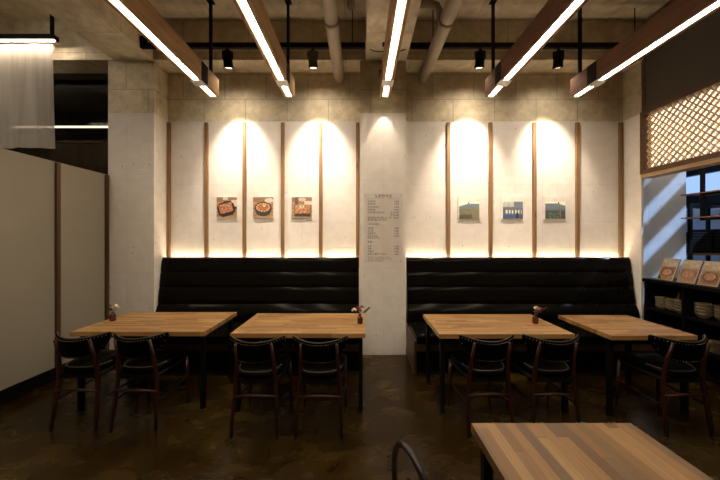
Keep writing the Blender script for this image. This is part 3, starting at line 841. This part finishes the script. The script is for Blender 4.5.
# ------------------------------------------------------------------ vases with dried flowers
def make_vase():
    t = thing('flower_vase', 'x', 'vase')
    MB().lathe([(0.024, 0), (0.028, 0.006), (0.028, 0.058), (0.022, 0.070), (0.013, 0.078), (0.013, 0.090), (0.016, 0.094), (0.012, 0.094), (0.010, 0.088)], (0, 0, 0), 20).build('bottle', M['amber'], t)
    return t
def flowers(t, spec):
    stm = MB(); 
    for (x, y, z, k, r) in spec:
        stm.tube([(0, 0, 0.07), (x*0.4, y*0.4, 0.07+(z-0.07)*0.6), (x, y, z)], 0.0018, 5)
    stm.build('stems', M['leaf'], t)
    for mname, nm in (('petal_w', 'white_blossom'), ('petal_r', 'red_blossom'), ('leaf', 'leaves')):
        b = MB(); n = 0
        for (x, y, z, k, r) in spec:
            if k != mname: continue
            n += 1
            if k == 'leaf':
                for q in range(5):
                    f = 0.5+q*0.13
                    b.ball((x*f*1.1, y*f*1.1, 0.07+(z-0.07)*f), r, 1, (1.5, 0.35, 0.7))
            else:
                for q in range(16):
                    a = q*2.4; e = (q % 4)/4*1.4
                    b.ball((x+r*0.7*math.cos(a)*math.cos(e), y+r*0.7*math.sin(a)*math.cos(e), z+r*0.7*math.sin(e)), r*0.42, 1, (1, 1, 0.8))
        if n: b.build(nm, M[mname], t)
        else: b.b.free()
VG = 'small brown vases of dried flowers'
v1 = make_vase(); v1.location = (-2.62, 3.18, 0.752); v1['label'] = 'small brown vase with pale dried blossoms on the leftmost table'; v1['group'] = VG
flowers(v1, [(0.03, 0, 0.155, 'petal_w', 0.024), (0.055, -0.01, 0.145, 'petal_w', 0.018), (-0.03, 0.01, 0.16, 'leaf', 0.010), (-0.01, 0, 0.14, 'petal_w', 0.016), (-0.045, 0, 0.15, 'leaf', 0.009)])
v2 = make_vase(); v2.location = (0.0, 3.08, 0.752); v2['label'] = 'small brown vase with dried flowers on the corner of the table by the menu column'; v2['group'] = VG
flowers(v2, [(-0.06, 0, 0.135, 'petal_w', 0.027), (-0.015, 0, 0.15, 'petal_r', 0.022), (0.02, 0.01, 0.165, 'petal_r', 0.02), (0.0, -0.01, 0.13, 'petal_r', 0.02), (0.085, 0, 0.160, 'leaf', 0.011), (-0.03, 0.0, 0.17, 'petal_r', 0.013)])
v3 = make_vase(); v3.location = (1.80, 3.08, 0.752); v3['label'] = 'small brown vase with dried flowers on the table right of the menu column'; v3['group'] = VG
flowers(v3, [(0.01, 0, 0.155, 'petal_w', 0.024), (0.035, 0, 0.15, 'petal_w', 0.02), (0.07, 0, 0.145, 'petal_r', 0.02), (0.04, 0.01, 0.125, 'petal_r', 0.02), (0.0, 0, 0.12, 'petal_r', 0.016), (0.10, 0, 0.16, 'leaf', 0.008)])

# ------------------------------------------------------------------ black bowl counter in the kitchen pass
t = thing('serving_counter', 'black open-shelved counter with stacked bowls, along the kitchen pass', 'counter', (XR, 2.4, 0))
ct = MB().box(-0.02, 0.45, -1.75, 1.76, 1.03, 1.075, 0.003); ct.build('countertop', M['counter'], t)
MB().box(0.42, 0.445, -1.73, 1.74, 0.0, 1.03).build('back_panel', M['counter'], t)
for z in (0.06, 0.32, 0.68): MB().box(0.0, 0.42, -1.73, 1.74, z-0.025, z).build('shelf', M['counter'], t)
for y in (1.76-0.03, 1.25, 0.75, 0.1, -0.55, -1.2, -1.73): MB().box(-0.005, 0.42, y-0.015, y+0.015, 0, 1.03).build('divider', M['counter'], t)
def make_bowl(r, hh, name='bowl', mat=None):
    b = MB().lathe([(r*0.5, 0), (r*0.55, hh*0.12), (r*0.85, hh*0.45), (r*0.97, hh*0.8), (r, hh), (r*0.94, hh), (r*0.80, hh*0.5), (r*0.4, hh*0.2), (0.002, hh*0.17)], (0, 0, 0), 24)
    return b.build(name, mat or M['bowl'])
def stack(proto, n, x, y, z, step, labels, cat, group, used):
    for k in range(n):
        if not used[0]: o = proto; used[0] = True
        else: o = proto.copy(); COL.objects.link(o)
        jx, jy = random.uniform(-0.003, 0.003), random.uniform(-0.003, 0.003)
        o.location = (x+jx, y+jy, z+0.0015+k*step)
        pos = 'bottom' if k == 0 else ('top' if k == n-1 else ['', 'second', 'third', 'fourth', 'fifth', 'sixth'][k])
        tag(o, ('%s %s ' % (pos, 'one' if k in (0, n-1) else 'from the bottom')) + labels, cat, group)
pb = make_bowl(0.064, 0.055); us = [False]
sm = [(4.05, 4.03, 4, 'of the small pale bowl stack nearest the column'), (4.06, 3.905, 4, 'of the second small pale bowl stack from the column'),
      (4.05, 3.785, 4, 'of the third small pale bowl stack from the column'), (4.17, 3.742, 4, 'of the small pale bowl stack beside the counter divider')]
for x, y, n, lab in sm: stack(pb, n, x, y, 0.68, 0.034, lab, 'bowl', 'small pale bowls on the middle counter shelf', us)
pb2 = make_bowl(0.078, 0.07); us = [False]
for x, y, n, lab in [(4.06, 3.545, 4, 'of the larger bowl stack just right of the counter divider'), (4.125, 3.40, 4, 'of the larger bowl stack under the third menu card'), (4.06, 3.255, 4, 'of the larger bowl stack at the right edge of the photo')]:
    stack(pb2, n, x, y, 0.68, 0.036, lab, 'bowl', 'larger pale bowls on the middle counter shelf', us)
def make_plate(r):
    return MB().lathe([(r*0.6, 0), (r*0.65, 0.004), (r, 0.020), (r, 0.023), (r*0.62, 0.008), (0.002, 0.007)], (0, 0, 0), 28).build('plate', M['plate'])
pp = make_plate(0.095); us = [False]
for x, y, n, lab in [(4.05, 4.0, 6, 'of the plate stack on the low shelf nearest the column'), (4.05, 3.81, 6, 'of the plate stack on the low shelf, second from the column'), (4.07, 3.38, 6, 'of the plate stack on the low shelf at the right edge')]:
    stack(pp, n, x, y, 0.32, 0.022, lab, 'plate', 'beige plates on the low counter shelf', us)
# dark bottles behind the small bowls
db = MB().lathe([(0.035, 0), (0.038, 0.01), (0.038, 0.14), (0.02, 0.17), (0.014, 0.2), (0.014, 0.24)], (0, 0, 0), 16).build('bottle', plain('dark_brown_bottle', (0.12, 0.06, 0.03), 0.3))
db.location = (4.26, 4.0, 0.6815); tag(db, 'left dark brown bottle behind the small bowls', 'bottle', 'bottles behind the small bowls')
for (x, y, lab) in ((4.27, 3.90, 'right dark brown bottle behind the small bowls'),):
    o = db.copy(); COL.objects.link(o); o.location = (x, y, 0.6815); o['label'] = lab
# menu cards leaning on the counter
def cardart(k):
    def fn(u, v):
        c = mixv((0.30, 0.13, 0.06), (0.50, 0.28, 0.15), 0.5+0.5*math.sin(v*9+k+2*h(u*3, v*3, k)))
        if v > 0.62: c = mixv((0.50, 0.38, 0.28), (0.62, 0.50, 0.38), v)
        if 0.66 < v < 0.80 and 0.45 < u < 0.92: c = (0.70, 0.60, 0.48)
        m = ((u-0.5)/0.36)**2+((v-0.36)/0.20)**2
        if m < 1: c = (0.10, 0.07, 0.05) if k != 1 else (0.32, 0.26, 0.17)
        if m < 0.62: c = mixv((0.50, 0.20, 0.10), (0.66, 0.42, 0.28), 0.5+h(u*12, v*12, k+2.0))
        if k == 0 and u+v < 0.35: c = (0.05, 0.04, 0.03)
        if abs(u-0.15) < 0.05 and abs(v-0.88) < 0.03: c = (0.85, 0.8, 0.7)
        if u < 0.05 or u > 0.95 or v < 0.035 or v > 0.965: c = (0.66, 0.56, 0.44)
        return tuple(q*0.75 for q in c)
    return fn
for k, (yy, lab) in enumerate(((3.955, 'leftmost framed food card on the black counter, nearest the column'), (3.70, 'second framed food card from the column on the black counter'),
                               (3.47, 'third framed food card from the column on the black counter'), (3.235, 'framed food card on the counter cut off by the photo edge'))):
    t = thing('menu_card', lab, 'menu card', (4.01, yy, 1.077), 0, 'framed food cards on the counter')
    bm = MB().box(-0.105, 0.105, 0, 0.010, 0.0, 0.30)
    o = bm.build('card_board', M['plate'], t); o.rotation_euler = (-0.36, 0, -PI/2)
    pic = bpy.data.objects.new('card_print', picture(0.204, 0.294, cardart(k), 40)); COL.objects.link(pic); pic.parent = o; pic.location = (0, -0.0008, 0.15)
    sp = MB().prism([(0.012, 0.0), (0.135, 0.0), (0.132, 0.006), (0.10, 0.14), (0.085, 0.14)], 'y', -0.04, 0.04).build('stand', M['acrylic'], t)

# ------------------------------------------------------------------ kitchen shelving
t = thing('hanging_shelf', 'black steel frame shelf with thin wooden boards hanging in the kitchen', 'shelf', (4.5, 3.6, 1.86))
f = MB()
for y in (0.34, -0.9):
    for x in (0.0, 0.28): f.box(x-0.012, x+0.012, y-0.022, y+0.022, 0, CEI-1.86)
for x in (0.0, 0.28): f.box(x-0.012, x+0.012, -0.9, 0.34, 0.0, 0.035); f.box(x-0.012, x+0.012, -0.9, 0.34, 0.325, 0.355)
f.build('frame', M['black_metal'], t)
for z in (0.036, 0.356): MB().box(-0.03, 0.31, -1.05, 0.58, z, z+0.016).build('board', M['spoonwood'], t)
MB().box(-0.03, 0.31, -1.05, 0.58, 0.0, 0.0).b.free()
ub = make_bowl(0.07, 0.03, 'shallow_bowl', M['bowl']); ub.location = (4.62, 3.78, 1.913); tag(ub, 'pale shallow bowl on the hanging shelf, left one', 'bowl', 'bowls on the hanging shelf')
o = ub.copy(); COL.objects.link(o); o.location = (4.62, 3.62, 1.913); o['label'] = 'pale shallow bowl on the hanging shelf, right one'

t = thing('storage_rack', 'black kitchen rack with dark trays under the hanging shelf', 'rack', (5.3, 4.75, 0))
f = MB()
for x in (-0.35, 0.5):
    for y in (-0.25, 0.25): f.box(x-0.02, x+0.02, y-0.02, y+0.02, 0, 2.15)
f.build('frame', M['black_metal'], t)
for z in (0.5, 0.95, 1.40): MB().box(-0.36, 0.52, -0.26, 0.26, z-0.03, z).build('shelf_board', M['spoonwood'] if z == 1.40 else M['black_metal'], t)
MB().box(-0.36, 0.52, -0.26, 0.26, 2.12, 2.15).build('top_board', M['blackware'], t)
tb0 = MB().box(-0.19, 0.19, -0.18, 0.18, 0, 0.045, 0.006).build('serving_tray', M['blackware'])
u0 = False
for cxx, nn, lab in ((5.16, 7, 'left stack of black trays on the kitchen rack'), (5.58, 8, 'right stack of black trays on the kitchen rack')):
    for k in range(nn):
        o = tb0 if not u0 else tb0.copy()
        if u0: COL.objects.link(o)
        u0 = True
        o.location = (cxx+random.uniform(-0.01, 0.01), 4.74, 1.4015+k*0.0455)
        tag(o, ('%s black tray from the bottom in the ' % ['first', 'second', 'third', 'fourth', 'fifth', 'sixth', 'seventh', 'eighth'][k])+lab.replace('of black trays ', ''), 'tray', 'black trays on the kitchen rack')
